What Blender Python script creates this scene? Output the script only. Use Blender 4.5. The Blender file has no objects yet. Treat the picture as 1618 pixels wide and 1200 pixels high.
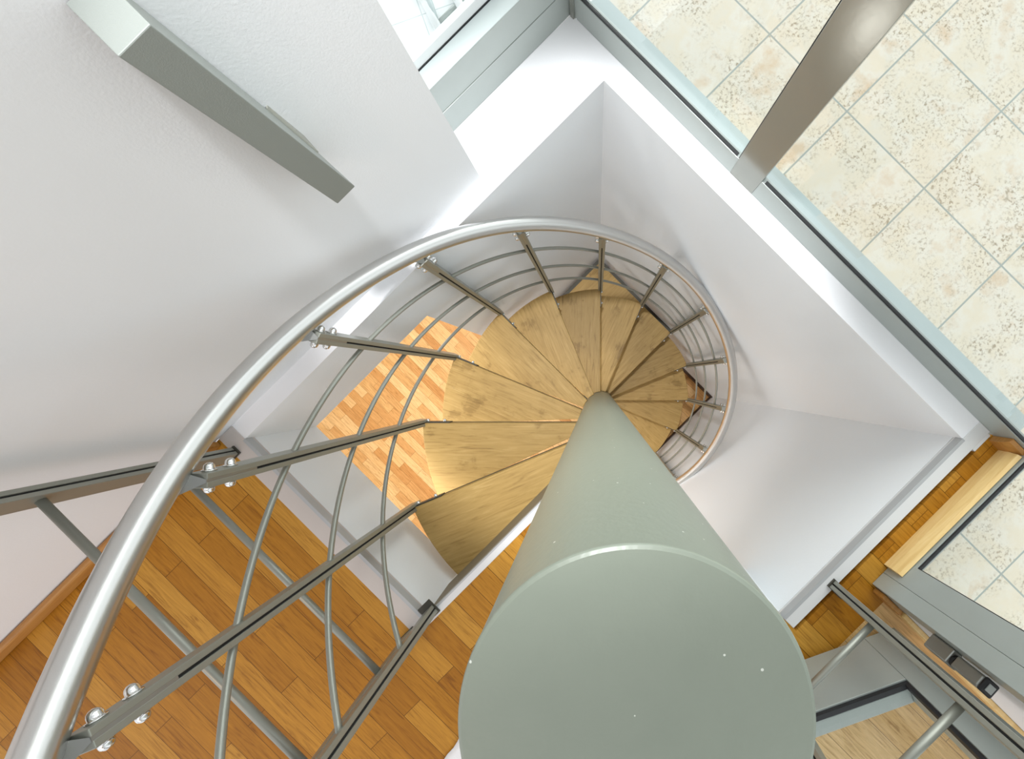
import bpy, bmesh, math, random
from mathutils import Vector, Matrix
random.seed(7)
C = bpy.context.scene.collection
PI = math.pi
# ---------------------------------------------------------------- scale / camera
Q = 0.2/640.0            # one plan unit in metres
H = 1.138                # camera height above the upper floor (z = 0)
S2 = math.sqrt(2)
cam = bpy.data.cameras.new('camera'); cam.sensor_fit = 'HORIZONTAL'; cam.sensor_width = 36.0
cam.lens = 640.0/1618*36; cam.shift_x = -134/1618.0; cam.shift_y = -3/1618.0
cam.clip_start = 0.02; cam.clip_end = 200
co = bpy.data.objects.new('camera', cam); co.location = (0, 0, H); C.objects.link(co)
bpy.context.scene.camera = co
vs = bpy.context.scene.view_settings
vs.view_transform = 'Standard'; vs.look = 'None'; vs.gamma = 1; vs.use_curve_mapping = False; vs.exposure = 0.20
# ---------------------------------------------------------------- world: bright overcast sky
w = bpy.data.worlds.new('overcast_sky'); bpy.context.scene.world = w; w.use_nodes = True
nt = w.node_tree; nt.nodes.clear()
out = nt.nodes.new('ShaderNodeOutputWorld'); bg = nt.nodes.new('ShaderNodeBackground')
tc = nt.nodes.new('ShaderNodeTexCoord'); sep = nt.nodes.new('ShaderNodeSeparateXYZ')
nt.links.new(tc.outputs['Generated'], sep.inputs[0])
ramp = nt.nodes.new('ShaderNodeValToRGB'); nt.links.new(sep.outputs['Z'], ramp.inputs['Fac'])
ramp.color_ramp.elements.new(0.45)
cr = ramp.color_ramp
for e_, (p_, c_) in zip(cr.elements, [(0.0, (1.0, 1.02, 1.05)), (0.5, (0.95, 0.97, 1.0)), (1.0, (0.30, 0.31, 0.32))]):
    e_.position = p_; e_.color = (*c_, 1)
mr = nt.nodes.new('ShaderNodeMapRange'); mr.inputs['From Min'].default_value = -1; mr.inputs['From Max'].default_value = 1
mr.inputs['To Min'].default_value = 1.0; mr.inputs['To Max'].default_value = 1.9
nt.links.new(sep.outputs['Y'], mr.inputs['Value'])
nt.links.new(ramp.outputs['Color'], bg.inputs['Color']); nt.links.new(mr.outputs['Result'], bg.inputs['Strength'])
nt.links.new(bg.outputs[0], out.inputs['Surface'])

sun = bpy.data.lights.new('soft_daylight', 'SUN'); sun.energy = 1.35; sun.angle = math.radians(50); sun.color = (1.0, 0.99, 0.97)
so = bpy.data.objects.new('soft_daylight', sun); C.objects.link(so)
so.rotation_euler = Vector((-0.15, -1.0, -0.5)).to_track_quat('-Z', 'Y').to_euler()
def area(name, loc, size, power, col, target=None, size_y=None):
    l = bpy.data.lights.new(name, 'AREA'); l.energy = power; l.color = col; l.size = size
    if size_y: l.shape = 'RECTANGLE'; l.size_y = size_y
    o = bpy.data.objects.new(name, l); C.objects.link(o); o.location = loc
    if target is not None:
        o.rotation_euler = (Vector(target)-Vector(loc)).to_track_quat('-Z', 'Y').to_euler()
    return o

# ---------------------------------------------------------------- plan coordinates
R2 = 1/S2
def P(a, b, z=0.0):      # a: towards the long window, b: towards the left wall's window; plan units; z in metres
    dx = (a-b)*R2; dy = (-a-b)*R2
    return Vector((dx*Q, -dy*Q, z))
def zD(inv):             # inverse scale -> height
    return H-0.2*inv
CX, CY = 64*Q, -550*Q    # column axis
RISE = 0.971*0.2
def zT(k): return zD(6.66+0.971*(k-1))
ZL = zT(13)              # lower floor
SLAB = 0.288
TR = 2163*Q              # tread radius
PR = 285*Q               # column radius
ca, cb = -343.6, -434.0
A1, A0, B1, B0 = ca+2280, ca-2280, cb+2280, cb-2280   # shaft faces
def spot(name, loc, target, power, deg, col, radius=0.12, blend=0.35):
    l = bpy.data.lights.new(name, 'SPOT'); l.energy = power; l.color = col; l.spot_size = math.radians(deg); l.spot_blend = blend; l.shadow_soft_size = radius
    o = bpy.data.objects.new(name, l); C.objects.link(o); o.location = loc
    o.rotation_euler = (Vector(target)-Vector(loc)).to_track_quat('-Z', 'Y').to_euler()
spot('shaft_fill_spot', (-0.16, 0.52, 2.2), (0.05, -0.04, -1.8), 215, 38, (0.97, 0.985, 1.0), 0.08, 0.4)  # unseen fill spot added to brighten the shaft, its cone clear of the column cap
area('warm_bounce_fill', P(-5200, -1500, 1.7), 0.6, 4.5, (1.0, 0.66, 0.46), P(-4800, 2050, 0.2))  # unseen warm light added as parquet bounce on the left wall
bl = bpy.data.lights.new('mullion_glint_light', 'POINT'); bl.energy = 6; bl.shadow_soft_size = 0.045; bl.color = (1.0, 0.98, 0.95)  # unseen light added for the glint on the window mullion
bo = bpy.data.objects.new('mullion_glint_light', bl); C.objects.link(bo); bo.location = P(-1.727/Q, 0.378/Q, -1.662)
low1 = area('lower_room_fill', P(-4800, 600, ZL+2.15), 1.6, 30, (1.0, 0.97, 0.92), P(-4200, 600, ZL))  # unseen area light added to brighten the lower room
low2 = area('lower_hall_fill', P(-2000, 4800, ZL+2.1), 1.2, 26, (1.0, 0.98, 0.95), P(-2000, 4000, ZL))  # second unseen area light added, for the lower hall

# ---------------------------------------------------------------- materials
def mat(name):
    m = bpy.data.materials.new(name); m.use_nodes = True
    return m, m.node_tree, m.node_tree.nodes['Principled BSDF']
def simple(name, col, rough=0.5, metal=0.0, bump=0.0, bscale=200, var=0.0, vscale=6, coat=0):
    m, t, b = mat(name)
    b.inputs['Base Color'].default_value = (*col, 1); b.inputs['Roughness'].default_value = rough
    b.inputs['Metallic'].default_value = metal
    if coat: b.inputs['Coat Weight'].default_value = coat
    tc = t.nodes.new('ShaderNodeTexCoord')
    if var > 0:
        n = t.nodes.new('ShaderNodeTexNoise'); n.inputs['Scale'].default_value = vscale; n.inputs['Detail'].default_value = 6
        t.links.new(tc.outputs['Object'], n.inputs['Vector'])
        mx = t.nodes.new('ShaderNodeMix'); mx.data_type = 'RGBA'
        mx.inputs[6].default_value = (*[c*(1-var) for c in col], 1); mx.inputs[7].default_value = (*[min(1, c*(1+var)) for c in col], 1)
        t.links.new(n.outputs['Fac'], mx.inputs[0]); t.links.new(mx.outputs[2], b.inputs['Base Color'])
    if bump > 0:
        n2 = t.nodes.new('ShaderNodeTexNoise'); n2.inputs['Scale'].default_value = bscale; n2.inputs['Detail'].default_value = 4
        t.links.new(tc.outputs['Object'], n2.inputs['Vector'])
        bp = t.nodes.new('ShaderNodeBump'); bp.inputs['Strength'].default_value = bump; bp.inputs['Distance'].default_value = 0.002
        t.links.new(n2.outputs['Fac'], bp.inputs['Height']); t.links.new(bp.outputs['Normal'], b.inputs['Normal'])
    return m
M = {}
M['wall'] = simple('white_plaster', (0.79, 0.805, 0.82), 0.9, 0, 0.12, 260, 0.02, 3)
M['shaft'] = simple('stairwell_plaster', (0.82, 0.845, 0.87), 0.85, 0, 0.2, 260, 0.015, 3)
M['ledge'] = simple('white_ledge_paint', (0.90, 0.90, 0.92), 0.6, 0, 0.15, 120)
M['paint'] = simple('grey_green_metal_paint', (0.30, 0.315, 0.29), 0.42, 0.25, 0.12, 900, 0.05, 40)
M['rail_paint'] = simple('grey_rail_paint', (0.31, 0.315, 0.275), 0.38, 0.5, 0.08, 1200)
M['slot'] = simple('black_slot', (0.006, 0.006, 0.006), 0.8)
M['alu'] = simple('grey_aluminium_frame', (0.40, 0.435, 0.415), 0.38, 0.35, 0.08, 900, 0.04, 20)
M['aludark'] = simple('dark_aluminium_frame', (0.30, 0.31, 0.28), 0.2, 0.4, 0.04, 60)
M['alulight'] = simple('pale_outer_frame', (0.46, 0.53, 0.53), 0.45, 0.1)
M['littop'] = simple('lit_rail_top', (0.62, 0.68, 0.67), 0.45)  # daylight on the rail's top face put into a paler colour
M['gasket'] = simple('black_rubber', (0.01, 0.01, 0.012), 0.5)
M['trim'] = simple('pale_edge_trim', (0.70, 0.70, 0.70), 0.5, 0, 0.1, 200)
M['bouncetrim'] = simple('warm_bounce_edge_trim', (0.56, 0.51, 0.48), 0.5, 0, 0.1, 200)  # same trim with warm bounce light put into its colour
M['slabshade'] = simple('taupe_slab_shade', (0.20, 0.165, 0.11), 0.6)  # shade on the landing slab face put into a dark colour
M['trimedge'] = simple('grey_trim_edge', (0.46, 0.47, 0.48), 0.5, 0.2)
M['chrome'] = simple('chrome_bolt', (0.75, 0.76, 0.75), 0.14, 1.0)
M['darksteel'] = simple('dark_steel', (0.075, 0.07, 0.055), 0.5, 0.5)
M['cloth'] = simple('white_cloth', (0.85, 0.86, 0.88), 0.9, 0, 0.5, 400)
M['whitepaint'] = simple('white_garden_paint', (0.85, 0.86, 0.86), 0.5)
M['hinge'] = simple('hinge_metal', (0.33, 0.33, 0.31), 0.3, 0.7)
M['darkskirt'] = simple('dark_skirting_wood', (0.05, 0.025, 0.012), 0.6, 0, 0.1, 60, 0.2, 20)
M['bracket'] = simple('bracket_grey_paint', (0.25, 0.27, 0.25), 0.5, 0.1, 0.1, 700)

# brushed stainless handrail
m, t, b = mat('brushed_stainless'); M['steel'] = m
b.inputs['Base Color'].default_value = (0.60, 0.595, 0.58, 1); b.inputs['Metallic'].default_value = 1; b.inputs['Roughness'].default_value = 0.30
b.inputs['Anisotropic'].default_value = 0.4
tcn = t.nodes.new('ShaderNodeTexCoord'); nz = t.nodes.new('ShaderNodeTexNoise'); nz.inputs['Scale'].default_value = 500; nz.inputs['Detail'].default_value = 3
t.links.new(tcn.outputs['Object'], nz.inputs['Vector'])
bp = t.nodes.new('ShaderNodeBump'); bp.inputs['Strength'].default_value = 0.08; bp.inputs['Distance'].default_value = 0.001
t.links.new(nz.outputs['Fac'], bp.inputs['Height']); t.links.new(bp.outputs['Normal'], b.inputs['Normal'])

# column paint: pale satin green grey with specks and faint streaks
def column_mat():
    m, t, b = mat('column_paint')
    tc = t.nodes.new('ShaderNodeTexCoord'); mp = t.nodes.new('ShaderNodeMapping'); mp.inputs['Scale'].default_value = (14, 14, 1.2)
    t.links.new(tc.outputs['Object'], mp.inputs['Vector'])
    n = t.nodes.new('ShaderNodeTexNoise'); n.inputs['Scale'].default_value = 1.6; n.inputs['Detail'].default_value = 4; t.links.new(mp.outputs[0], n.inputs['Vector'])
    mx = t.nodes.new('ShaderNodeMix'); mx.data_type = 'RGBA'; mx.inputs[6].default_value = (0.205, 0.23, 0.185, 1); mx.inputs[7].default_value = (0.24, 0.265, 0.215, 1)
    t.links.new(n.outputs['Fac'], mx.inputs[0])
    v = t.nodes.new('ShaderNodeTexVoronoi'); v.inputs['Scale'].default_value = 60; t.links.new(tc.outputs['Object'], v.inputs['Vector'])
    lt = t.nodes.new('ShaderNodeMath'); lt.operation = 'LESS_THAN'; lt.inputs[1].default_value = 0.05; t.links.new(v.outputs['Distance'], lt.inputs[0])
    mx2 = t.nodes.new('ShaderNodeMix'); mx2.data_type = 'RGBA'; mx2.inputs[7].default_value = (0.62, 0.64, 0.58, 1)
    t.links.new(lt.outputs[0], mx2.inputs[0]); t.links.new(mx.outputs[2], mx2.inputs[6])
    t.links.new(mx2.outputs[2], b.inputs['Base Color'])
    b.inputs['Roughness'].default_value = 0.36; b.inputs['Metallic'].default_value = 0.05
    n3 = t.nodes.new('ShaderNodeTexNoise'); n3.inputs['Scale'].default_value = 160; t.links.new(tc.outputs['Object'], n3.inputs['Vector'])
    bp = t.nodes.new('ShaderNodeBump'); bp.inputs['Strength'].default_value = 0.15; bp.inputs['Distance'].default_value = 0.0015
    t.links.new(n3.outputs['Fac'], bp.inputs['Height']); t.links.new(bp.outputs['Normal'], b.inputs['Normal'])
    return m
M['column'] = column_mat()

def ramp_node(t, stops):
    r = t.nodes.new('ShaderNodeValToRGB'); cr = r.color_ramp
    while len(cr.elements) < len(stops): cr.elements.new(0.5)
    for e, (p, c) in zip(cr.elements, stops): e.position = p; e.color = (*c, 1)
    return r
def wood_grain(t, vec, scale, stops, distort=2.0):
    mp = t.nodes.new('ShaderNodeMapping'); mp.inputs['Scale'].default_value = scale; t.links.new(vec, mp.inputs['Vector'])
    n = t.nodes.new('ShaderNodeTexNoise'); n.inputs['Scale'].default_value = 1; n.inputs['Detail'].default_value = 8; n.inputs['Roughness'].default_value = 0.62; n.inputs['Distortion'].default_value = distort
    t.links.new(mp.outputs[0], n.inputs['Vector'])
    r = ramp_node(t, stops); t.links.new(n.outputs['Fac'], r.inputs['Fac'])
    return r, n
# parquet: strips run along the plan's b axis
def parquet(name, stops, width, row, gloss, offs=(0, 0, 0), grainmix=0.75):
    m, t, b = mat(name)
    tc = t.nodes.new('ShaderNodeTexCoord')
    mp = t.nodes.new('ShaderNodeMapping'); mp.inputs['Rotation'].default_value = (0, 0, math.radians(45)); mp.inputs['Location'].default_value = offs
    t.links.new(tc.outputs['Object'], mp.inputs['Vector'])
    br = t.nodes.new('ShaderNodeTexBrick'); br.inputs['Scale'].default_value = 1; br.offset = 0.37; br.offset_frequency = 2
    br.inputs['Brick Width'].default_value = width; br.inputs['Row Height'].default_value = row; br.inputs['Mortar Size'].default_value = 0.0009
    br.inputs['Mortar Smooth'].default_value = 0.3; br.inputs['Bias'].default_value = 0
    br.inputs['Color1'].default_value = (0, 0, 0, 1); br.inputs['Color2'].default_value = (1, 1, 1, 1); br.inputs['Mortar'].default_value = (0.5, 0.5, 0.5, 1)
    t.links.new(mp.outputs[0], br.inputs['Vector'])
    r = ramp_node(t, stops); t.links.new(br.outputs['Color'], r.inputs['Fac'])
    # shift grain per strip
    add = t.nodes.new('ShaderNodeVectorMath'); add.operation = 'MULTIPLY_ADD'; add.inputs[1].default_value = (7, 7, 7)
    t.links.new(br.outputs['Color'], add.inputs[0]); t.links.new(mp.outputs[0], add.inputs[2])
    g, gn = wood_grain(t, add.outputs[0], (7, 95, 5), [(0.32, (0.50, 0.40, 0.28)), (0.47, (0.93, 0.9, 0.86)), (0.7, (1.22, 1.24, 1.3))], 1.6)
    mx = t.nodes.new('ShaderNodeMix'); mx.data_type = 'RGBA'; mx.blend_type = 'MULTIPLY'; mx.inputs[0].default_value = grainmix
    t.links.new(r.outputs['Color'], mx.inputs[6]); t.links.new(g.outputs['Color'], mx.inputs[7])
    # knots
    vo = t.nodes.new('ShaderNodeTexVoronoi'); vo.inputs['Scale'].default_value = 7; 
    mpk = t.nodes.new('ShaderNodeMapping'); mpk.inputs['Scale'].default_value = (0.7, 1.4, 1); t.links.new(mp.outputs[0], mpk.inputs['Vector']); t.links.new(mpk.outputs[0], vo.inputs['Vector'])
    kr = ramp_node(t, [(0.0, (0.35, 0.24, 0.16)), (0.03, (0.75, 0.68, 0.6)), (0.06, (1, 1, 1))]); t.links.new(vo.outputs['Distance'], kr.inputs['Fac'])
    mk = t.nodes.new('ShaderNodeMix'); mk.data_type = 'RGBA'; mk.blend_type = 'MULTIPLY'; mk.inputs[0].default_value = 0.8
    t.links.new(mx.outputs[2], mk.inputs[6]); t.links.new(kr.outputs['Color'], mk.inputs[7])
    mm = t.nodes.new('ShaderNodeMix'); mm.data_type = 'RGBA'; mm.inputs[7].default_value = (*[c*0.35 for c in stops[0][1]], 1)
    t.links.new(br.outputs['Fac'], mm.inputs[0]); t.links.new(mk.outputs[2], mm.inputs[6])
    t.links.new(mm.outputs[2], b.inputs['Base Color']); b.inputs['Roughness'].default_value = gloss; b.inputs['Specular IOR Level'].default_value = 0.18
    bp = t.nodes.new('ShaderNodeBump'); bp.inputs['Strength'].default_value = 0.1; bp.inputs['Distance'].default_value = 0.001
    t.links.new(gn.outputs['Fac'], bp.inputs['Height']); t.links.new(bp.outputs['Normal'], b.inputs['Normal'])
    return m
M['parquet'] = parquet('oak_parquet', [(0.0, (0.33, 0.13, 0.008)), (0.3, (0.39, 0.165, 0.012)), (0.7, (0.44, 0.195, 0.018)), (1.0, (0.52, 0.265, 0.04))], 0.46, 0.066, 0.38)
M['parquet_low'] = parquet('oak_parquet_lower', [(0.0, (0.50, 0.24, 0.075)), (0.5, (0.62, 0.36, 0.14)), (1.0, (0.72, 0.47, 0.22))], 0.42, 0.07, 0.4, (0.11, 0.02, 0))
M['parquet_pale'] = parquet('pale_oak_parquet', [(0.0, (0.62, 0.40, 0.17)), (0.5, (0.70, 0.48, 0.23)), (1.0, (0.78, 0.56, 0.30))], 0.9, 0.11, 0.4, (0.05, 0.03, 0))
def wood_simple(name, c1, c2, c3, scale, rough=0.5):
    m, t, b = mat(name)
    tc = t.nodes.new('ShaderNodeTexCoord')
    mp = t.nodes.new('ShaderNodeMapping'); mp.inputs['Rotation'].default_value = (0, 0, math.radians(45)); t.links.new(tc.outputs['Object'], mp.inputs['Vector'])
    g, n = wood_grain(t, mp.outputs[0], scale, [(0.3, c1), (0.5, c2), (0.72, c3)], 1.0)
    t.links.new(g.outputs['Color'], b.inputs['Base Color']); b.inputs['Roughness'].default_value = rough
    return m
M['skirt'] = wood_simple('oak_skirting', (0.66, 0.42, 0.15), (0.76, 0.53, 0.22), (0.84, 0.63, 0.31), (40, 4, 40))
M['skirt_dark'] = wood_simple('amber_skirting', (0.33, 0.14, 0.025), (0.42, 0.19, 0.04), (0.50, 0.25, 0.06), (50, 4, 50))

# stair tread oak: grain along local x (radial), soft stains, small knots
def tread_mat():
    m, t, b = mat('worn_oak_tread')
    tc = t.nodes.new('ShaderNodeTexCoord'); oi = t.nodes.new('ShaderNodeObjectInfo')
    add = t.nodes.new('ShaderNodeVectorMath'); add.operation = 'MULTIPLY_ADD'; add.inputs[1].default_value = (13, 9, 5)
    cmb = t.nodes.new('ShaderNodeCombineXYZ'); 
    for i in range(3): t.links.new(oi.outputs['Random'], cmb.inputs[i])
    t.links.new(cmb.outputs[0], add.inputs[0]); t.links.new(tc.outputs['Object'], add.inputs[2])
    g, n = wood_grain(t, add.outputs[0], (7, 85, 20), [(0.28, (0.24, 0.145, 0.045)), (0.44, (0.36, 0.23, 0.074)), (0.58, (0.40, 0.26, 0.088)), (0.75, (0.475, 0.325, 0.13))], 1.0)
    # stain patches
    n2 = t.nodes.new('ShaderNodeTexNoise'); n2.inputs['Scale'].default_value = 7; n2.inputs['Detail'].default_value = 5; n2.inputs['Roughness'].default_value = 0.6; t.links.new(add.outputs[0], n2.inputs['Vector'])
    r2 = ramp_node(t, [(0.30, (0.78, 0.76, 0.70)), (0.48, (1, 1, 1)), (0.7, (1.06, 1.05, 1.03))]); t.links.new(n2.outputs['Fac'], r2.inputs['Fac'])
    mx = t.nodes.new('ShaderNodeMix'); mx.data_type = 'RGBA'; mx.blend_type = 'MULTIPLY'; mx.inputs[0].default_value = 0.6
    t.links.new(g.outputs['Color'], mx.inputs[6]); t.links.new(r2.outputs['Color'], mx.inputs[7])
    # dark flecks along the grain
    mp = t.nodes.new('ShaderNodeMapping'); mp.inputs['Scale'].default_value = (18, 90, 20); t.links.new(add.outputs[0], mp.inputs['Vector'])
    n3 = t.nodes.new('ShaderNodeTexNoise'); n3.inputs['Scale'].default_value = 1; n3.inputs['Detail'].default_value = 3; t.links.new(mp.outputs[0], n3.inputs['Vector'])
    mul = t.nodes.new('ShaderNodeMath'); mul.operation = 'MULTIPLY'; t.links.new(n3.outputs['Fac'], mul.inputs[0])
    inv = t.nodes.new('ShaderNodeMapRange'); inv.inputs['From Min'].default_value = 0.5; inv.inputs['From Max'].default_value = 0.34; t.links.new(n2.outputs['Fac'], inv.inputs['Value']); t.links.new(inv.outputs[0], mul.inputs[1])
    r3 = ramp_node(t, [(0.3, (1, 1, 1)), (0.5, (0.55, 0.5, 0.42))]); t.links.new(mul.outputs[0], r3.inputs['Fac'])
    mx2 = t.nodes.new('ShaderNodeMix'); mx2.data_type = 'RGBA'; mx2.blend_type = 'MULTIPLY'; mx2.inputs[0].default_value = 0.5
    t.links.new(mx.outputs[2], mx2.inputs[6]); t.links.new(r3.outputs['Color'], mx2.inputs[7])
    vo = t.nodes.new('ShaderNodeTexVoronoi'); vo.inputs['Scale'].default_value = 6.5; t.links.new(add.outputs[0], vo.inputs['Vector'])
    kr = ramp_node(t, [(0.0, (0.2, 0.12, 0.07)), (0.022, (0.75, 0.7, 0.6)), (0.05, (1, 1, 1))]); t.links.new(vo.outputs['Distance'], kr.inputs['Fac'])
    mk = t.nodes.new('ShaderNodeMix'); mk.data_type = 'RGBA'; mk.blend_type = 'MULTIPLY'; mk.inputs[0].default_value = 0.8
    t.links.new(mx2.outputs[2], mk.inputs[6]); t.links.new(kr.outputs['Color'], mk.inputs[7])
    hv = t.nodes.new('ShaderNodeHueSaturation'); vr = t.nodes.new('ShaderNodeMapRange'); vr.inputs['To Min'].default_value = 0.84; vr.inputs['To Max'].default_value = 1.1
    t.links.new(oi.outputs['Random'], vr.inputs['Value']); t.links.new(vr.outputs[0], hv.inputs['Value']); t.links.new(mk.outputs[2], hv.inputs['Color'])
    b.inputs['Specular IOR Level'].default_value = 0.3; t.links.new(hv.outputs['Color'], b.inputs['Base Color']); b.inputs['Roughness'].default_value = 0.5
    bp = t.nodes.new('ShaderNodeBump'); bp.inputs['Strength'].default_value = 0.12; bp.inputs['Distance'].default_value = 0.001
    t.links.new(n.outputs['Fac'], bp.inputs['Height']); t.links.new(bp.outputs['Normal'], b.inputs['Normal'])
    return m
M['tread'] = tread_mat()

# terrace tiles
def tile_mat():
    m, t, b = mat('terrace_tiles')
    per = 1043*Q
    tc = t.nodes.new('ShaderNodeTexCoord')
    mp = t.nodes.new('ShaderNodeMapping'); mp.inputs['Rotation'].default_value = (0, 0, math.radians(-45))
    # after rotation: x = a, y = b ; shift so that a joint crosses at a=3491, b=-933
    mp.inputs['Location'].default_value = (-3491*Q+20*per, 933*Q+20*per, 0)
    t.links.new(tc.outputs['Object'], mp.inputs['Vector'])
    br = t.nodes.new('ShaderNodeTexBrick'); br.offset = 0; br.squash = 1; br.inputs['Scale'].default_value = 1
    br.inputs['Brick Width'].default_value = per; br.inputs['Row Height'].default_value = per; br.inputs['Mortar Size'].default_value = 0.0028; br.inputs['Mortar Smooth'].default_value = 0.1
    br.inputs['Color1'].default_value = (0, 0, 0, 1); br.inputs['Color2'].default_value = (1, 1, 1, 1)
    t.links.new(mp.outputs[0], br.inputs['Vector'])
    add = t.nodes.new('ShaderNodeVectorMath'); add.operation = 'MULTIPLY_ADD'; add.inputs[1].default_value = (11, 5, 3)
    t.links.new(br.outputs['Color'], add.inputs[0]); t.links.new(mp.outputs[0], add.inputs[2])
    n = t.nodes.new('ShaderNodeTexNoise'); n.inputs['Scale'].default_value = 9; n.inputs['Detail'].default_value = 9; n.inputs['Roughness'].default_value = 0.6; t.links.new(add.outputs[0], n.inputs['Vector'])
    r = ramp_node(t, [(0.28, (0.70, 0.655, 0.57)), (0.45, (0.73, 0.65, 0.52)), (0.56, (0.74, 0.69, 0.60)), (0.7, (0.66, 0.52, 0.37))]); t.links.new(n.outputs['Fac'], r.inputs['Fac'])
    n2 = t.nodes.new('ShaderNodeTexNoise'); n2.inputs['Scale'].default_value = 95; n2.inputs['Detail'].default_value = 5; n2.inputs['Roughness'].default_value = 0.7; t.links.new(add.outputs[0], n2.inputs['Vector'])
    n3 = t.nodes.new('ShaderNodeTexNoise'); n3.inputs['Scale'].default_value = 8; n3.inputs['Detail'].default_value = 3
    ad2 = t.nodes.new('ShaderNodeVectorMath'); ad2.inputs[1].default_value = (4.3, 1.7, 9); t.links.new(add.outputs[0], ad2.inputs[0]); t.links.new(ad2.outputs[0], n3.inputs['Vector'])
    a1 = t.nodes.new('ShaderNodeMapRange'); a1.inputs['From Min'].default_value = 0.51; a1.inputs['From Max'].default_value = 0.62; t.links.new(n2.outputs['Fac'], a1.inputs['Value'])
    a2 = t.nodes.new('ShaderNodeMapRange'); a2.inputs['From Min'].default_value = 0.40; a2.inputs['From Max'].default_value = 0.60; t.links.new(n3.outputs['Fac'], a2.inputs['Value'])
    mu = t.nodes.new('ShaderNodeMath'); mu.operation = 'MULTIPLY'; t.links.new(a1.outputs[0], mu.inputs[0]); t.links.new(a2.outputs[0], mu.inputs[1])
    mx = t.nodes.new('ShaderNodeMix'); mx.data_type = 'RGBA'; mx.inputs[7].default_value = (0.36, 0.29, 0.20, 1)
    t.links.new(mu.outputs[0], mx.inputs[0]); t.links.new(r.outputs['Color'], mx.inputs[6])
    mg = t.nodes.new('ShaderNodeMix'); mg.data_type = 'RGBA'; mg.inputs[7].default_value = (0.36, 0.39, 0.36, 1)
    t.links.new(br.outputs['Fac'], mg.inputs[0]); t.links.new(mx.outputs[2], mg.inputs[6])
    t.links.new(mg.outputs[2], b.inputs['Base Color']); b.inputs['Roughness'].default_value = 0.55
    return m
M['tile'] = tile_mat()
def white_tile():
    m, t, b = mat('white_balcony_tiles')
    tc = t.nodes.new('ShaderNodeTexCoord'); mp = t.nodes.new('ShaderNodeMapping'); mp.inputs['Rotation'].default_value = (0, 0, math.radians(-20)); t.links.new(tc.outputs['Object'], mp.inputs['Vector'])
    br = t.nodes.new('ShaderNodeTexBrick'); br.offset = 0; br.inputs['Scale'].default_value = 1; br.inputs['Brick Width'].default_value = 0.12; br.inputs['Row Height'].default_value = 0.12; br.inputs['Mortar Size'].default_value = 0.0015
    br.inputs['Color1'].default_value = (0.93, 0.94, 0.94, 1); br.inputs['Color2'].default_value = (0.9, 0.92, 0.92, 1); br.inputs['Mortar'].default_value = (0.62, 0.68, 0.68, 1)
    t.links.new(mp.outputs[0], br.inputs['Vector']); t.links.new(br.outputs['Color'], b.inputs['Base Color']); b.inputs['Roughness'].default_value = 0.5
    return m
M['whitetile'] = white_tile()
# clear pane
m = bpy.data.materials.new('clear_glass'); m.use_nodes = True; t = m.node_tree; t.nodes.clear(); M['glass'] = m
o_ = t.nodes.new('ShaderNodeOutputMaterial'); tr = t.nodes.new('ShaderNodeBsdfTransparent'); gl = t.nodes.new('ShaderNodeBsdfGlossy'); gl.inputs['Roughness'].default_value = 0.02
tr.inputs['Color'].default_value = (0.95, 0.975, 0.965, 1)
lw = t.nodes.new('ShaderNodeLayerWeight'); pw = t.nodes.new('ShaderNodeMath'); pw.operation = 'POWER'; pw.inputs[1].default_value = 4.0
ma = t.nodes.new('ShaderNodeMath'); ma.operation = 'MULTIPLY_ADD'; ma.inputs[1].default_value = 0.6; ma.inputs[2].default_value = 0.025
t.links.new(lw.outputs['Facing'], pw.inputs[0]); t.links.new(pw.outputs[0], ma.inputs[0]); mxs = t.nodes.new('ShaderNodeMixShader')
t.links.new(ma.outputs[0], mxs.inputs[0]); t.links.new(tr.outputs[0], mxs.inputs[1]); t.links.new(gl.outputs[0], mxs.inputs[2]); t.links.new(mxs.outputs[0], o_.inputs['Surface'])

# ---------------------------------------------------------------- mesh helpers
def obj(name, bm, m, parent=None, smooth=False, bevel=0.0, seg=2):
    bmesh.ops.recalc_face_normals(bm, faces=bm.faces)
    me = bpy.data.meshes.new(name); bm.to_mesh(me); bm.free()
    if smooth:
        for p in me.polygons: p.use_smooth = True
    me.materials.append(m)
    o = bpy.data.objects.new(name, me); C.objects.link(o)
    if parent: o.parent = parent
    if bevel > 0:
        md = o.modifiers.new('bevel', 'BEVEL'); md.width = bevel; md.segments = seg; md.limit_method = 'ANGLE'; md.angle_limit = math.radians(35)
    return o
def empty(name, loc=(0, 0, 0), rz=0.0, parent=None):
    o = bpy.data.objects.new(name, None); C.objects.link(o); o.location = loc; o.rotation_euler = (0, 0, rz); o.empty_display_size = 0.05
    if parent: o.parent = parent
    return o
def tag(o, label, cat, group=None):
    o['label'] = label; o['category'] = cat
    if group: o['group'] = group
    return o
def struct(name, bm, m, parent=None, **k):
    o = obj(name, bm, m, parent, **k)
    if parent is None: o['kind'] = 'structure'
    return o
def prism(bm, pts, z0, z1):
    """pts: list of (x, y) world"""
    lo = [bm.verts.new((x, y, z0)) for x, y in pts]; hi = [bm.verts.new((x, y, z1)) for x, y in pts]
    n = len(pts)
    bm.faces.new(lo[::-1]); bm.faces.new(hi)
    for i in range(n): bm.faces.new((lo[i], lo[(i+1) % n], hi[(i+1) % n], hi[i]))
    return bm
def pbox(a0, a1, b0, b1, z0, z1, bm=None):
    """box aligned with the rotated plan axes"""
    bm = bm or bmesh.new()
    pts = [P(a, b) for a, b in ((a0, b0), (a1, b0), (a1, b1), (a0, b1))]
    return prism(bm, [(p.x, p.y) for p in pts], z0, z1)
def polyplan(pts, z0, z1, bm=None):
    bm = bm or bmesh.new()
    return prism(bm, [(P(a, b).x, P(a, b).y) for a, b in pts], z0, z1)
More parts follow.
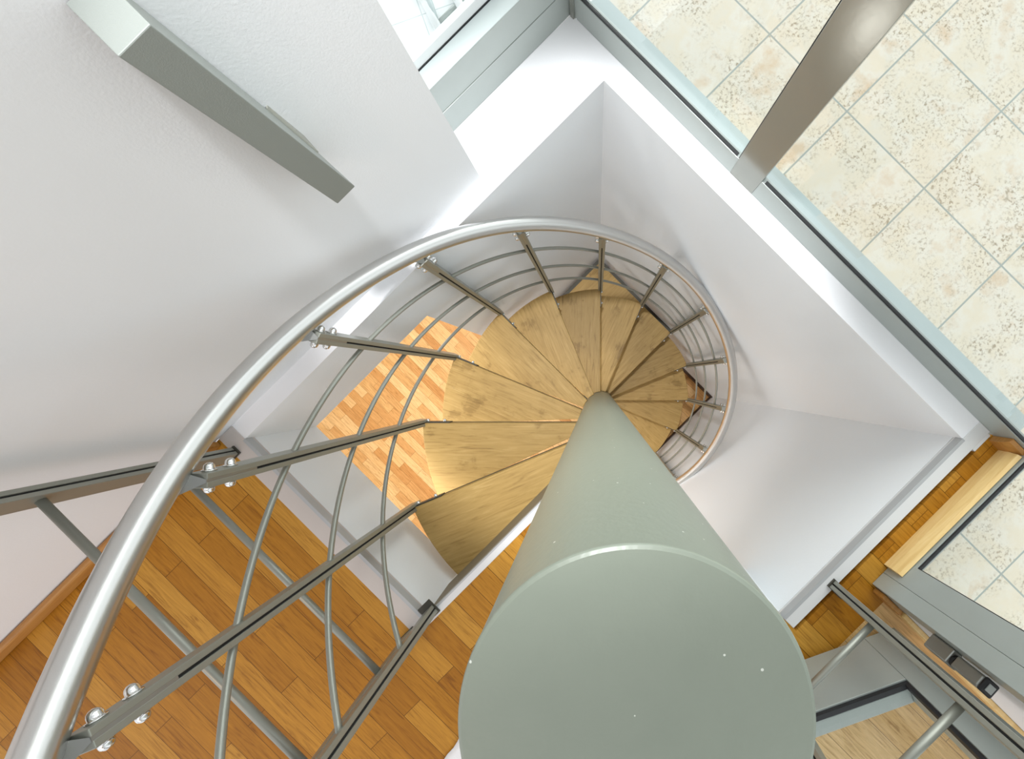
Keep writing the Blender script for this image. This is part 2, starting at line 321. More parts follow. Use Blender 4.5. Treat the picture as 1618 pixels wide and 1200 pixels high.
def box(bm, x0, x1, y0, y1, z0, z1):
    return prism(bm, [(x0, y0), (x1, y0), (x1, y1), (x0, y1)], z0, z1)
def tube(bm, pts, r, n=12, cap=True):
    pts = [Vector(p) for p in pts]; rings = []
    T0 = (pts[1]-pts[0]).normalized(); ref = Vector((0, 0, 1)) if abs(T0.z) < 0.9 else Vector((1, 0, 0))
    nrm = (ref-T0*ref.dot(T0)).normalized()
    for i, p in enumerate(pts):
        T = (pts[min(i+1, len(pts)-1)]-pts[max(i-1, 0)]).normalized()
        nrm = (nrm-T*nrm.dot(T)).normalized(); bn = T.cross(nrm)
        rings.append([bm.verts.new(p+nrm*r*math.cos(2*PI*j/n)+bn*r*math.sin(2*PI*j/n)) for j in range(n)])
    for a, b in zip(rings, rings[1:]):
        for j in range(n): bm.faces.new((a[j], a[(j+1) % n], b[(j+1) % n], b[j]))
    if cap: bm.faces.new(rings[0][::-1]); bm.faces.new(rings[-1])
    return bm
def lathe(bm, prof, origin, axis, n=16):
    """prof list of (r, h) along axis"""
    axis = Vector(axis).normalized(); ref = Vector((0, 0, 1)) if abs(axis.z) < 0.9 else Vector((1, 0, 0))
    u = (ref-axis*ref.dot(axis)).normalized(); v = axis.cross(u); o = Vector(origin); rings = []
    for r, h in prof:
        if r < 1e-6: rings.append([bm.verts.new(o+axis*h)])
        else: rings.append([bm.verts.new(o+axis*h+u*r*math.cos(2*PI*j/n)+v*r*math.sin(2*PI*j/n)) for j in range(n)])
    for a, b in zip(rings, rings[1:]):
        for j in range(n):
            k = (j+1) % n
            if len(a) == 1 and len(b) > 1: bm.faces.new((a[0], b[k], b[j]))
            elif len(b) == 1 and len(a) > 1: bm.faces.new((a[j], a[k], b[0]))
            elif len(a) > 1: bm.faces.new((a[j], a[k], b[k], b[j]))
    return bm
def inv(px, py, s):      # photo point at inverse depth s -> plan (a, b)
    dx = (px-943)/s; dy = (py-597)/s
    return ((dx-dy)*R2, (-dx-dy)*R2)

# ================================================================ SETTING
TW = 165                # trim width in plan units
# upper floor: everything left of the opening, the landing corner, the strip by the door
fl = bmesh.new()
AW, BW = 2151, 2476     # window planes (a: long window, b: left window)
BX = -3059              # door/window plane
polyplan([(-9000, 2010), (-9000, -12000), (-2600, -12000), (-2600, BX-190), (2151, BX-190), (2151, B0-TW), (ca+0, B0-TW), (ca+0, cb-70), (A0-TW, cb-70), (A0-TW, 2010)], -0.03, 0.0, fl)
struct('floor', fl, M['parquet'])
struct('floor_passage', pbox(-2599, 440, -12000, BX-191, -0.03, 0.0), M['parquet_pale'])
# concrete slab under it, white faces to the shaft
sl = bmesh.new()
pbox(-9000, A0, -12000, 2010, -SLAB, -0.0302, sl)
s1 = struct('trim_slab_left', sl, M['shaft'])
sl = bmesh.new(); pbox(A0, ca, -6500, cb-1, -SLAB, -0.0302, sl)
struct('trim_slab_landing', sl, M['shaft'])
# floor edge trims (pale) with grey edge
def edge_trim(n, a0, a1, b0, b1, ea0, ea1, eb0, eb1, m='trim'):
    t_ = bmesh.new(); pbox(a0, a1, b0, b1, -0.03, 0.003, t_); o = struct('trim_%d' % n, t_, M[m], bevel=0.0015)
    e = bmesh.new(); pbox(ea0, ea1, eb0, eb1, -0.02, 0.0034, e); obj('grey_edge', e, M['trimedge'], o)
edge_trim(1, A0-TW, A0-1, cb-70, B1+164, A0-22, A0+8, cb, B1-2, 'bouncetrim')
edge_trim(2, ca, AW, B0-TW+40, B0-1, ca, A1-2, B0-22, B0+8)
edge_trim(3, A0, ca, cb-70, cb-3, A0, ca, cb-12, cb+4)
struct('trim_landing_face_shade', pbox(A0+9, ca-PR/Q-10, cb-3, cb+5, -0.185, -0.0205), M['slabshade'])  # thin plate added to carry the slab face's shade above the top tread
edge_trim(4, ca-60, ca-1, B0, cb-72, ca-10, ca+4, B0, cb-72)
# shaft walls
def wallobj(name, bm, m='shaft'): return struct(name, bm, M[m])
wallobj('wall_right', pbox(A1, A1+200, B0-400, B1, ZL, -0.0021))                      # A-B side
b_ = bmesh.new(); pbox(-859, A1+200, B1, B1+200, ZL, -0.0021, b_); pbox(A0-1, -859, B1, B1+200, -SLAB, -0.0021, b_)
wallobj('wall_back', b_)
b_ = bmesh.new(); pbox(ca-2600, A1, B0-400, B0, ZL, -0.031, b_)
wallobj('wall_front', b_)
# white ledges at floor level
struct('trim_ledge_back', pbox(A0-165, AW, B1, BW, -0.002, 0.0), M['ledge'])
struct('trim_ledge_right', pbox(A1, AW, B0-TW+40, B1, -0.002, 0.0), M['ledge'])
# big left wall with its free end by the window
b_ = bmesh.new()
P1 = [(527, 1990), (-9000, 2062), (-9000, 2300), (527, 2300)]
polyplan(P1, 0.0, 2.3, b_)
wallobj('wall_left', b_, 'wall')
# skirting on left wall
sk = bmesh.new(); polyplan([(A0-TW-20, 2008), (-9000, 2056), (-9000, 1995), (A0-TW-20, 1950)], 0.0005, 0.046, sk)
struct('baseboard_left', sk, M['skirt_dark'], bevel=0.006)
# lower floor, outer lower walls
struct('floor_lower', pbox(-12000, A1+200, -6000, 9000, ZL-0.05, ZL), M['parquet_low'])
b_ = bmesh.new(); pbox(-12200, -12000, -6000, 9000, ZL, -SLAB, b_); wallobj('wall_lower_left', b_)
b_ = bmesh.new(); pbox(-12200, A1+200, 9000, 9200, ZL, -SLAB, b_); wallobj('wall_lower_back', b_)
b_ = bmesh.new(); pbox(A1, A1+200, B1+200, 9000, ZL, -SLAB, b_); wallobj('wall_lower_right', b_)
b_ = bmesh.new(); pbox(-12000, ca-2600, -6200, -6000, ZL, -SLAB, b_); wallobj('wall_lower_front', b_)
struct('ceiling_lower', pbox(-12200, A1+200, B1+200, 9200, -SLAB, -0.1), M['shaft'])
# lower skirtings
struct('baseboard_right', pbox(A1-45, A1-1, B0+1, B1-1, ZL+0.0005, ZL+0.07), M['darkskirt'])
struct('baseboard_front', pbox(-2000, A1-46, B0+1, B0+26, ZL+0.0005, ZL+0.05), M['darkskirt'])
# skirtings on the strip by the door (upper floor)
sk = bmesh.new()
zs = [(0, 0), (48, 0), (48, 0.050), (40, 0.056), (14, 0.05), (4, 0.034), (0, 0.028)]
def skirt_run(a0, a1, b0):
    bm = bmesh.new(); L = []
    for a in (a0, a1): L.append([bm.verts.new(P(a, b0-d, z+0.0005)) for d, z in zs])
    n = len(zs); bm.faces.new(L[0]); bm.faces.new(L[1][::-1])
    for i in range(n): bm.faces.new((L[0][i], L[0][(i+1) % n], L[1][(i+1) % n], L[1][i]))
    return bm
ja = 430
struct('baseboard_door_side', skirt_run(640, 2148-58, -3011), M['skirt'])
bm = bmesh.new(); L = []
for bb in (B0-175, -3058):
    L.append([bm.verts.new(P(2149-d*1.15, bb, z+0.0005)) for d, z in [(0, 0), (52, 0), (52, 0.028), (48, 0.036), (32, 0.052), (8, 0.058), (0, 0.056)]])
bm.faces.new(L[0]); bm.faces.new(L[1][::-1])
for i in range(7): bm.faces.new((L[0][i], L[0][(i+1) % 7], L[1][(i+1) % 7], L[1][i]))
struct('baseboard_window_side', bm, M['skirt_dark'])

# ---------------------------------------------------------------- outdoors
ZX = H-0.2/0.1653
struct('floor_terrace', polyplan([(AW+60, 2476), (14000, 2476), (14000, -14000), (560, -14000), (560, BX-150), (AW+60, BX-150)], ZX-0.05, ZX), M['tile'])
struct('floor_balcony', pbox(-6000, 9000, BW+230, 14000, ZX-0.06, ZX-0.002), M['whitetile'])
struct('trim_outer_sill', pbox(AW+60, 2527, BX-30, BW, ZX, ZX+0.05), M['alulight'])
struct('trim_outer_sill_back', pbox(300, AW+60, BW+225, BW+285, ZX, ZX+0.11), M['whitepaint'])
struct('trim_outer_sill_door', pbox(700, AW+60, BX-250, BX-110, ZX, ZX+0.05), M['alulight'])

# ---------------------------------------------------------------- windows
def window(n, parts):
    e = empty('window_%d' % n); e['kind'] = 'structure'
    for name, bm, m, bev in parts: obj(name, bm, M[m], e, bevel=bev)
    return e
# window 1: left window beyond the ledge (b = BW)
f1 = bmesh.new(); pbox(300, AW, BW, BW+160, 0.0, 0.078, f1)
f1b = bmesh.new(); pbox(300, AW, BW+4, BW+160, 0.0795, 0.1615, f1b)
window(1, [('bottom_rail', f1, 'alu', 0.001), ('upper_rail', f1b, 'alu', 0.001),
           ('rail_lit_top', pbox(300, AW, BW+5, BW+158, 0.1617, 0.1635), 'littop', 0),  # thin strip added so the rail top reads as lit
           ('sash_rail', pbox(300, AW-10, BW+168, BW+225, 0.03, 0.190), 'whitepaint', 0.001),
           ('gasket', pbox(300, AW, BW+160, BW+168, 0.05, 0.166), 'gasket', 0),
           ('pane', pbox(300, AW-10, BW+190, BW+197, 0.186, 2.25), 'glass', 0),
           ('top_rail', pbox(300, AW, BW, BW+220, 2.25, 2.33), 'alu', 0.001)])
# corner post
b_ = bmesh.new(); pbox(AW-2, AW+180, BW-40, BW+190, -0.01, 2.33, b_); cp = struct('trim_corner_post', b_, M['alu'], bevel=0.001)
b_ = bmesh.new(); pbox(AW-22, AW-2.5, BW-50, BW-10, 0.0, 2.3, b_); obj('corner_cover', b_, M['aludark'], cp)
# window 2: long window along a = AW
RH = 0.070
def rails(a0, a1, b0, b1): return pbox(a0, a1, b0, b1, 0.0, RH)
mull = (-33/381*2151, -81/381*2151)     # t along (1,1) image = -b
mb0, mb1 = 33/381*2151, 81/381*2151
parts = []
for (b0, b1) in ((mb1, BW-45), (BX+30, mb0)):
    parts.append(('bottom_rail', pbox(AW, AW+60, b0, b1, 0.0005, RH), 'alu', 0.001))
    parts.append(('gasket', pbox(AW+8, AW+34, b0+30, b1-30, RH, RH+0.004), 'gasket', 0))
    parts.append(('gasket', pbox(AW+8, AW+14, b0, b0+8, RH, 2.25), 'gasket', 0))
    parts.append(('pane', pbox(AW+20, AW+28, b0, b1, RH+0.0045, 2.25), 'glass', 0))
parts.append(('mullion', pbox(AW-3, AW+60, mb0, mb1, 0.001, 2.25), 'aludark', 0.001))
parts.append(('top_rail', pbox(AW, AW+100, BX, BW-45, 2.25, 2.33), 'alu', 0.001))
window(2, parts)
# window 3: beside the door, plane b = BX, from a=777 to AW
parts = [('bottom_rail', pbox(700, AW-3, BX-55, BX, 0.0005, 0.066), 'alu', 0.001),
         ('gasket', pbox(777, AW-40, BX-30, BX-6, 0.0662, 0.0705), 'gasket', 0),
         ('gasket', pbox(777, 784, BX-30, BX-6, 0.071, 2.2), 'gasket', 0),
         ('pane', pbox(784, AW-3, BX-26, BX-19, 0.071, 2.25), 'glass', 0),
         ('stile', pbox(583, 776, BX-55, BX+2, 0.001, 2.25), 'alu', 0.001),
         ('top_rail', pbox(440, AW-3, BX-55, BX, 2.2502, 2.33), 'alu', 0.001)]
window(3, parts)
b_ = bmesh.new(); pbox(AW-2.5, AW+60, BX-55, BX+28, 0.001, 2.24, b_); struct('trim_corner_post_door', b_, M['alu'], bevel=0.001)
# door frame jamb
b_ = bmesh.new(); pbox(440, 581, BX-210, BX+2, 0.001, 2.25, b_); struct('trim_door_jamb', b_, M['alu'], bevel=0.001)

struct('baseboard_jamb', pbox(392, 439, BX-255, BX-40, 0.0005, 0.045), M['skirt_dark'], bevel=0.004)
# partition wall running outward behind the jamb
struct('wall_passage', pbox(445, 560, -12000, BX-260, 0.001, 2.25), M['wall'])
struct('baseboard_passage', pbox(398, 444, -12000, BX-262, 0.001, 0.05), M['skirt'], bevel=0.004)

# ---------------------------------------------------------------- open glazed door leaf
ang_e = math.atan2(-0.339, -0.941)     # world direction of the leaf away from its hinge side
hu = Vector((-0.941*-1726+0.339*2975, 0.339*-1726+0.941*2975))   # image-plan units
door = empty('door_1', (hu.x*Q, -hu.y*Q, 0.016), ang_e); door['kind'] = 'structure'
# local x runs along the leaf, local y towards the room is negative side -> find side sign
mdir = Vector((0.339, -0.941)); loc_m = Matrix.Rotation(-ang_e, 2) @ mdir
sg = 1 if loc_m.y > 0 else -1
def lb(x0, x1, y0, y1, z0, z1):
    b = bmesh.new(); ys = sorted((sg*y0, sg*y1)); box(b, x0, x1, ys[0], ys[1], z0, z1); return b
LW = 0.66; ST = 0.088; BRH = 0.152; LH = 2.1
obj('bottom_rail', lb(ST, LW-ST, 0, 0.06, 0, BRH), M['alu'], door, bevel=0.001)
obj('hinge_stile', lb(0, ST-0.0005, 0, 0.06, 0, LH), M['alu'], door, bevel=0.001)
obj('lock_stile', lb(LW-ST+0.0005, LW, 0, 0.06, 0, LH), M['alu'], door, bevel=0.001)
obj('top_rail', lb(ST, LW-ST, 0, 0.06, LH-0.1, LH), M['alu'], door, bevel=0.001)
g = lb(ST, LW-ST, 0.004, 0.016, BRH, BRH+0.009); 
obj('gasket', g, M['gasket'], door)
obj('gasket', lb(ST, ST+0.009, 0.004, 0.016, BRH+0.009, LH-0.1), M['gasket'], door)
obj('pane', lb(ST+0.009, LW-ST, 0.02, 0.026, BRH+0.0, LH-0.1), M['glass'], door)
# hinge: two barrels and leaves between jamb and leaf
def rel(px, py, s):
    a, b = inv(px, py, s); v = P(a, b); return v
hp = rel(1474, 1018, 0.2067); hp.z = 0.168
hg = empty('door_hinge', (hp.x, hp.y, 0.168), math.radians(-42)); tag(hg, 'grey metal hinge with a black square end cap on the open glazed door', 'hinge')
hg.scale = (1.2, 1.2, 1.0)
b_ = bmesh.new(); prism(b_, [(-0.013, -0.014), (0.014, -0.014), (0.014, 0.010), (0.004, 0.017), (-0.013, 0.017)], 0, 0.062); obj('lower_knuckle', b_, M['hinge'], hg, bevel=0.003)
b_ = bmesh.new(); lathe(b_, [(0, 0), (0.0115, 0), (0.0115, 0.008), (0, 0.008)], (0, 0, 0.0625), (0, 0, 1), 20); obj('washer', b_, M['gasket'], hg)
b_ = bmesh.new(); box(b_, -0.0125, 0.0125, -0.0125, 0.0125, 0.071, 0.135); obj('upper_knuckle', b_, M['hinge'], hg, bevel=0.004, seg=3)
b_ = bmesh.new(); box(b_, -0.0135, 0.0135, -0.0135, 0.0135, 0.1355, 0.143); obj('end_cap', b_, M['gasket'], hg, bevel=0.003, seg=3)
b_ = bmesh.new(); box(b_, -0.007, 0.007, -0.007, 0.007, 0.1432, 0.1445); obj('cap_inset', b_, M['alu'], hg)

# ================================================================ CENTRAL COLUMN
colm = empty('central_column', (CX, CY, ZL)); tag(colm, 'thick round grey-green painted steel column at the middle of the spiral stair', 'column')
HT = H-0.2-ZL
b_ = bmesh.new(); lathe(b_, [(PR, 0.0), (PR, HT-0.004)], (0, 0, 0), (0, 0, 1), 96)
sh = obj('shaft', b_, M['column'], colm, smooth=True)
b_ = bmesh.new(); lathe(b_, [(PR, HT-0.004), (PR+0.0004, HT-0.0025), (PR-0.0003, HT-0.0008), (PR-0.002, HT), (0, HT)], (0, 0, 0), (0, 0, 1), 96)
cap = obj('end_cap', b_, M['column'], colm)
for p in cap.data.polygons: p.use_smooth = p.normal.z < 0.9
b_ = bmesh.new(); lathe(b_, [(PR+0.001, 0), (PR+0.05, 0), (PR+0.05, 0.012), (PR+0.001, 0.012)], (0, 0, 0), (0, 0, 1), 64); obj('base_flange', b_, M['darksteel'], colm)

# ================================================================ TREADS
def thL(k): return math.radians(225-22.5*(k-1))
def pol(r, th): return Vector((r*math.cos(th), r*math.sin(th)))
TT = 0.036
def board_bm():
    bm = bmesh.new(); a0 = 0.0; a1 = math.radians(22.5+2.2); n = 14
    pts = [(math.sqrt(max(TR**2, 0)), 0)]
    pts = [tuple(pol(TR, a0+(a1-a0)*i/n)) for i in range(n+1)]
    pts += [tuple(pol(PR+0.0015, a1-(a1-a0)*i/4)) for i in range(5)]
    return prism(bm, pts, -TT, 0)
def dome(bm, o, ax, r=0.008, n=14):
    lathe(bm, [(0, 0), (r*1.35, 0), (r*1.35, r*0.25), (r, r*0.3), (r, r*0.9), (r*0.86, r*1.35), (r*0.5, r*1.7), (0, r*1.85)], o, ax, n)
def arm_bm(r1=TR+0.004):
    bm = bmesh.new(); box(bm, PR+0.001, r1-0.006, 0.001, 0.011, -TT-0.034, -TT-0.0002); box(bm, TR-0.098, TR+0.001, -0.0045, -0.0005, -TT-0.006, -0.008); return bm
ordinal = ['top', 'second', 'third', 'fourth', 'fifth', 'sixth', 'seventh', 'eighth', 'ninth', 'tenth', 'eleventh', 'twelfth']
notes = {1: 'worn oak wedge tread, highest of the spiral, its edge against the upper landing',
         2: 'worn oak wedge tread one step below the highest tread of the spiral',
         3: 'worn oak wedge tread pointing left, third down from the upper landing',
         4: 'oak wedge tread, fourth down, paler patch beside the bright parquet far below',
         5: 'oak wedge tread, fifth down from the upper landing, towards the left window wall',
         6: 'oak wedge tread, sixth down, overlapping the left part of the square corner step',
         7: 'oak wedge tread, seventh down, lying directly on top of the square corner step',
         9: 'small oak wedge tread next below the square corner step, against the right wall',
         10: 'small grained oak wedge tread pointing right, second below the square corner step',
         11: 'small oak wedge tread pointing right, third below the square corner step',
         12: 'lowest visible oak wedge tread, half hidden behind the column near the lower floor'}
proto = None
for k in range(1, 13):
    thf = thL(k+1); loc = (CX, CY, zT(k))
    if k == 8: continue
    if proto is None:
        proto = empty('stair_tread', loc, thf)
        obj('board', board_bm(), M['tread'], proto, bevel=0.0028, seg=3)
        obj('support_arm', arm_bm(), M['darksteel'], proto)
        for rr in (TR-0.012, TR-0.075):
            bm = bmesh.new(); dome(bm, (rr, -0.0046, -0.022), (0, -1, 0), 0.0055); obj('bolt', bm, M['chrome'], proto, smooth=True)
        e = proto
    else:
        e = proto.copy(); C.objects.link(e); e.location = loc; e.rotation_euler = (0, 0, thf)
        for ch in proto.children:
            c = ch.copy(); C.objects.link(c); c.parent = e
    tag(e, notes[k], 'stair tread', 'oak treads of the spiral stair')
# square corner step (eighth)
e = empty('corner_step', (CX, CY, zT(8)), thL(9)); tag(e, 'square-cornered oak step filling the far corner of the stairwell under the treads', 'stair step')
hs = 2122*Q
bm = bmesh.new()   # local x = direction a, local y = direction b
pts = [(hs, 0), (hs, hs), (0, hs)] + [tuple(pol(PR+0.0015, PI/2*(1-i/8))) for i in range(9)]
prism(bm, pts, -TT, 0); obj('board', bm, M['tread'], e, bevel=0.0015)
obj('support_arm', arm_bm(), M['darksteel'], e)
for rr in (TR-0.012, TR-0.075):
    bm = bmesh.new(); dome(bm, (rr, -0.0046, -0.022), (0, -1, 0), 0.0055); obj('bolt', bm, M['chrome'], e, smooth=True)
bm = bmesh.new(); hi = 2278*Q; z0, z1 = -0.155, -0.14
prism(bm, [(hs-0.03, 0.0), (hi, 0.0), (hi, hi), (hs-0.03, hi)], z0, z1); prism(bm, [(0, hs-0.03), (hs-0.031, hs-0.03), (hs-0.031, hi), (0, hi)], z0, z1)
for x, y in ((hs-0.02, 0.1), (hs-0.02, hs-0.04), (0.1, hs-0.02)):
    box(bm, x-0.008, x+0.008, y-0.008, y+0.008, z1, -TT)
obj('dark_ledge', bm, M['darksteel'], e)  # dark ledge strips on short posts, in the gap along both walls

# ================================================================ SPIRAL RAILING
RB = 2190*Q
rail = empty('spiral_railing', (CX, CY, ZL)); tag(rail, 'stainless handrail with flat bar balusters and thin rods winding down around the spiral stair', 'railing')
def kk(th): return (225-math.degrees(th))/22.5+1
def D_rail(th): return 0.64+RISE*(kk(th)-3)
RAILR = [(-90, 2240), (0, 2240), (45, 2215), (90, 2185), (135, 2210), (180, 2255), (202.5, 2240), (240, 2240)]
def r_rail(th):
    d = math.degrees(th)
    for (d0, r0), (d1, r1) in zip(RAILR, RAILR[1:]):
        if d <= d1:
            u = (d-d0)/(d1-d0); u = u*u*(3-2*u); return (r0+(r1-r0)*u)*Q
    return RAILR[-1][1]*Q
def hp3(r, th, D): return Vector((r*math.cos(th), r*math.sin(th), H-D-ZL))
def helix(rf, Df, d0, d1, n):
    return [hp3(rf(math.radians(d0+(d1-d0)*i/n)), math.radians(d0+(d1-d0)*i/n), Df(math.radians(d0+(d1-d0)*i/n))) for i in range(n+1)]
obj('handrail', tube(bmesh.new(), helix(r_rail, D_rail, 230, -52, 220), 0.0222, 28), M['steel'], rail, smooth=True)
for d3 in (0.881, 1.122, 1.352):
    obj('infill_rod', tube(bmesh.new(), helix(lambda th: RB, lambda th: d3+RISE*(kk(th)-3), 224.6, -44.6, 180), 0.0062, 10), M['rail_paint'], rail, smooth=True)
def baluster(th, zbot, ztop, parent, zrail, rr, prefix_bolts=True):
    """local frame, z relative to parent"""
    Rm = Matrix.Rotation(th, 4, 'Z')
    def put(bm): bmesh.ops.transform(bm, matrix=Rm, verts=bm.verts); return bm
    bm = bmesh.new()
    for s in (-1, 1):
        y0, y1 = sorted((s*0.0022, s*0.0125)); box(bm, RB-0.018, RB+0.018, y0, y1, zbot, ztop)
    bal = obj('baluster', put(bm), M['rail_paint'], parent, bevel=0.0012)
    bm = bmesh.new(); box(bm, RB-0.0155, RB+0.014, -0.0021, 0.0021, zbot+0.004, ztop-0.10); obj('slot_filler', put(bm), M['slot'], bal)
    bm = bmesh.new()   # packer and twisted plate reaching the tube
    box(bm, RB-0.0175, RB+0.017, -0.0035, 0.0035, ztop-0.0995, ztop)
    x1 = rr
    v = [bm.verts.new(p) for p in [(RB-0.016, -0.003, ztop), (RB+0.016, -0.003, ztop), (RB+0.016, 0.003, ztop), (RB-0.016, 0.003, ztop),
                                   (x1-0.004, -0.02, zrail-0.018), (x1+0.004, -0.02, zrail-0.018), (x1+0.004, 0.02, zrail-0.018), (x1-0.004, 0.02, zrail-0.018)]]
    for f in ((0, 1, 2, 3), (4, 5, 6, 7), (0, 1, 5, 4), (1, 2, 6, 5), (2, 3, 7, 6), (3, 0, 4, 7)): bm.faces.new([v[i] for i in f])
    obj('rail_bracket', put(bm), M['hinge'], bal)
    for dz in (0.022, 0.062):
        for s in (-1, 1):
            bm = bmesh.new(); dome(bm, (RB, s*0.0126, ztop-dz), (0, s, 0), 0.0078, 16)
            obj('dome_bolt', put(bm), M['chrome'], bal, smooth=True)
    return bal
for k in range(1, 14):
    th = thL(k); zr = H-D_rail(th)-ZL
    zb = (zT(k-1) if k > 1 else 0.0)-ZL
    bal = baluster(th, zb-(0.045 if k > 1 else -0.006), zr-0.032, rail, zr, r_rail(th))
    if k == 1:
        bm = bmesh.new(); box(bm, RB-0.021, RB+0.021, -0.030, 0.016, 0.0035-ZL, 0.0085-ZL); bmesh.ops.transform(bm, matrix=Matrix.Rotation(th, 4, 'Z'), verts=bm.verts)
        obj('foot_plate', bm, M['darksteel'], bal)

# ================================================================ STRAIGHT GUARD RAILINGS
def guard(name, label, posts, axis, rods, rodspan, zr, handspan):
    """posts: plan coords; axis 'a' or 'b' = direction of the rods"""
    pr = [P(*p) for p in posts]
    g = empty(name, (pr[0].x, pr[0].y, 0)); tag(g, label, 'railing', None)
    o = Vector((pr[0].x, pr[0].y, 0))
    t0, d0 = 0.0125/Q, 0.019/Q
    for (pa, pb), (zb, zt) in zip(posts, [(0.009, zr-0.03)]*len(posts)):
        def bx(l0, l1, w0, w1, z0, z1, bm):
            if axis == 'b': pbox(pa+w0, pa+w1, pb+l0, pb+l1, z0, z1, bm)
            else: pbox(pa+l0, pa+l1, pb+w0, pb+w1, z0, z1, bm)
        bm = bmesh.new()
        for s in (-1, 1):
            l0, l1 = sorted((s*0.0022/Q, s*t0)); bx(l0, l1, -d0, d0, zb, zt, bm)
        bmesh.ops.translate(bm, verts=bm.verts, vec=-o); post = obj('post', bm, M['rail_paint'], g, bevel=0.0012)
        bm = bmesh.new(); bx(-0.0021/Q, 0.0021/Q, -d0+8, d0-8, zb+0.004, zt-0.1, bm); bmesh.ops.translate(bm, verts=bm.verts, vec=-o); obj('slot_filler', bm, M['slot'], post)
        bm = bmesh.new(); bx(-0.0035/Q, 0.0035/Q, -d0, d0, zt-0.0995, zt+0.02, bm); bmesh.ops.translate(bm, verts=bm.verts, vec=-o); obj('rail_bracket', bm, M['hinge'], post)
        bm = bmesh.new(); bx(-0.014/Q, 0.014/Q, -d0-35, d0+10, 0.0035, 0.0088, bm); bmesh.ops.translate(bm, verts=bm.verts, vec=-o); obj('foot_plate', bm, M['darksteel'], post)
    for z in rods:
        if axis == 'b': p0, p1 = P(posts[0][0], rodspan[0], z), P(posts[0][0], rodspan[1], z)
        else: p0, p1 = P(rodspan[0], posts[0][1], z), P(rodspan[1], posts[0][1], z)
        obj('infill_rod', tube(bmesh.new(), [p0-o, p1-o], 0.0078, 14), M['rail_paint'], g, smooth=True)
    if axis == 'b': p0, p1 = P(posts[0][0], handspan[0], zr), P(posts[0][0], handspan[1], zr)
    else: p0, p1 = P(handspan[0], posts[0][1], zr), P(handspan[1], posts[0][1], zr)
    obj('handrail', tube(bmesh.new(), [p0-o, p1-o], 0.0222, 24), M['steel'], g, smooth=True)
guard('guard_railing', 'straight grey guard railing with level rods over the left parquet, beside the big handrail', [(-2801, 1822), (-2815, -452)], 'b', (0.161, 0.400, 0.64), (1822, -452), 0.886, (1900, -500))
guard('guard_railing', 'short grey guard railing standing on the edge trim in front of the open glazed door', [(185, -2846), (-760, -2846)], 'a', (0.163, 0.402, 0.64), (185, -760), 0.886, (220, -790))

# ================================================================ WALL BRACKET
wb = empty('wall_bracket', tuple(P(-275, 1990, 0.41))); tag(wb, 'grey painted box-section metal bracket with slanted foot fixed on the large white wall', 'bracket')
o = P(-275, 1990, 0.41); zt_, zb_ = 0.746, 0.413
bm = bmesh.new()
prof = [(1753, zt_), (1753, zb_), (1985, zb_+0.058), (1985, zt_)]
L = [[bm.verts.new(P(a, b, z)-o) for b, z in prof] for a in (-345, -204)]
bm.faces.new(L[0]); bm.faces.new(L[1][::-1])
for i in range(4): bm.faces.new((L[0][i], L[0][(i+1) % 4], L[1][(i+1) % 4], L[1][i]))
obj('box_section', bm, M['bracket'], wb, bevel=0.0012)
bm = bmesh.new(); pbox(-275-40, -275+40, 1985.5, 1997, zb_+0.10, zt_-0.02, bm); bmesh.ops.translate(bm, verts=bm.verts, vec=-o); obj('fixing_strip', bm, M['rail_paint'], wb)
bm = bmesh.new()
v = [bm.verts.new(P(a, b, z)-o) for a, b, z in ((-196, 1998, 0.545), (-196, 1998, 0.47), (-203.5, 1880, 0.47), (-203.5, 1984, 0.545))]
bm.faces.new(v); r_ = bmesh.ops.extrude_face_region(bm, geom=bm.faces[:]); bmesh.ops.translate(bm, verts=[x for x in r_['geom'] if isinstance(x, bmesh.types.BMVert)], vec=(P(8, 0)-P(0, 0)))
obj('end_tab', bm, M['rail_paint'], wb)

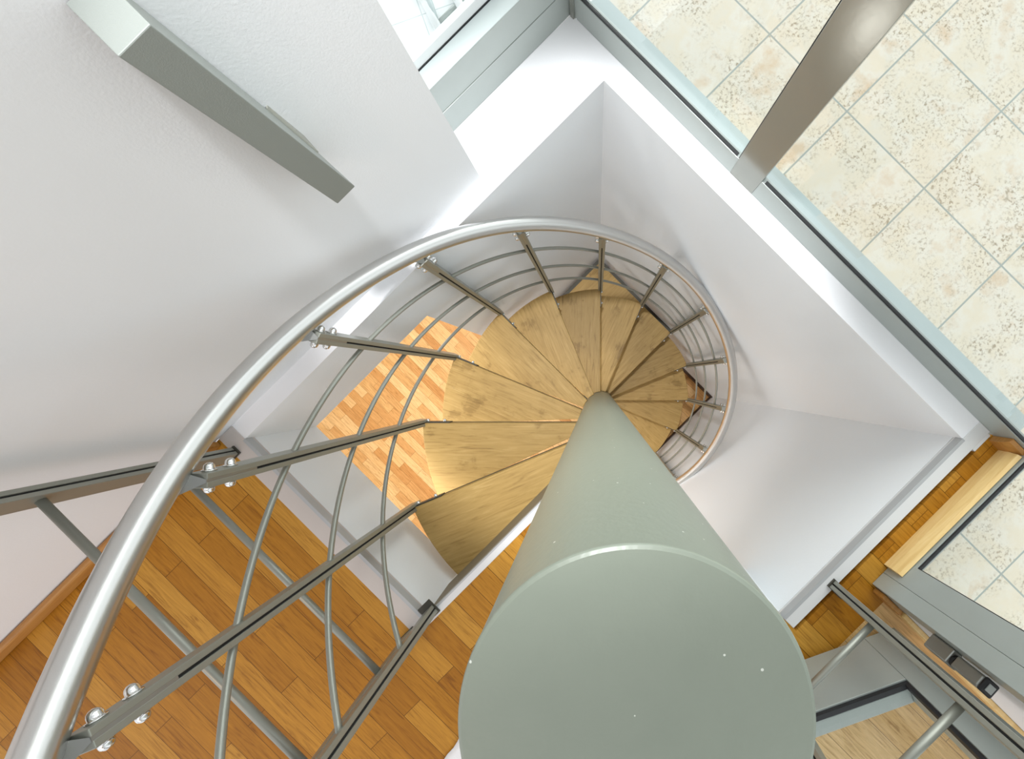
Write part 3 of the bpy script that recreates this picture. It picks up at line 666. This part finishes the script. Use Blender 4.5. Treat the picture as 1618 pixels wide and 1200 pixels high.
# ================================================================ CLOTH on the landing
ca_, cb_ = inv(835, 1262, 0.1757); o = P(ca_, cb_, 0.001)
bm = bmesh.new(); n, rings = 72, 16; prev = None
for i in range(rings+1):
    f = i/rings; row = []
    for j in range(n):
        a = 2*PI*j/n
        rr = 0.255*f*(1+0.05*math.sin(3*a+1)+0.03*math.sin(7*a)+0.012*math.sin(17*a))
        z = 0.05*(1-f**2.2)+0.014*math.sin(9*a+6*f+1.5*math.sin(3*a))*f*(1.05-f)*2+0.008*math.sin(21*f+4*a)*(1-f)
        row.append(bm.verts.new((rr*math.cos(a), rr*math.sin(a), max(0.002, z+0.004))))
        if i == 0: break
    if i == 1:
        for j in range(n): bm.faces.new((prev[0], row[j], row[(j+1) % n]))
    elif i > 1:
        for j in range(n): bm.faces.new((prev[j], row[j], row[(j+1) % n], prev[(j+1) % n]))
    prev = row
cl = obj('crumpled_cloth', bm, M['cloth'], None, smooth=True); cl.location = o
md = cl.modifiers.new('thickness', 'SOLIDIFY'); md.thickness = 0.002; md.offset = 1
tag(cl, 'crumpled white cloth on the parquet, its edge showing behind the column top', 'cloth')

# ================================================================ GARDEN FRAME outside the left window
gx = inv(690, 20, 0.165); go = P(gx[0], gx[1], ZX)
gf = empty('garden_trestle', tuple(go)); tag(gf, 'white and grey slatted garden frame on the bright balcony outside the window', 'garden furniture')
def px3(x, y, z):
    s = 0.2/(H-z); a, b = inv(x, y, s); return P(a, b, z)-go
b_ = bmesh.new(); 
tube(b_, [px3(690, -60, ZX+0.012), px3(742, 36, ZX+0.012)], 0.012, 8); tube(b_, [px3(640, -60, ZX+0.012), px3(694, 48, ZX+0.012)], 0.012, 8)
tube(b_, [px3(742, 36, ZX+0.012), px3(775, 5, ZX+0.012)], 0.01, 8); obj('side_bar', b_, M['whitepaint'], gf, smooth=True)
b_ = bmesh.new(); tube(b_, [px3(668, -30, ZX+0.03), px3(693, 44, ZX+0.006)], 0.008, 8); obj('leg', b_, M['alulight'], gf, smooth=True)
b_ = bmesh.new(); tube(b_, [px3(693, 36, ZX+0.007), px3(735, -6, ZX+0.007)], 0.006, 8); obj('cross_bar', b_, M['alu'], gf, smooth=True)
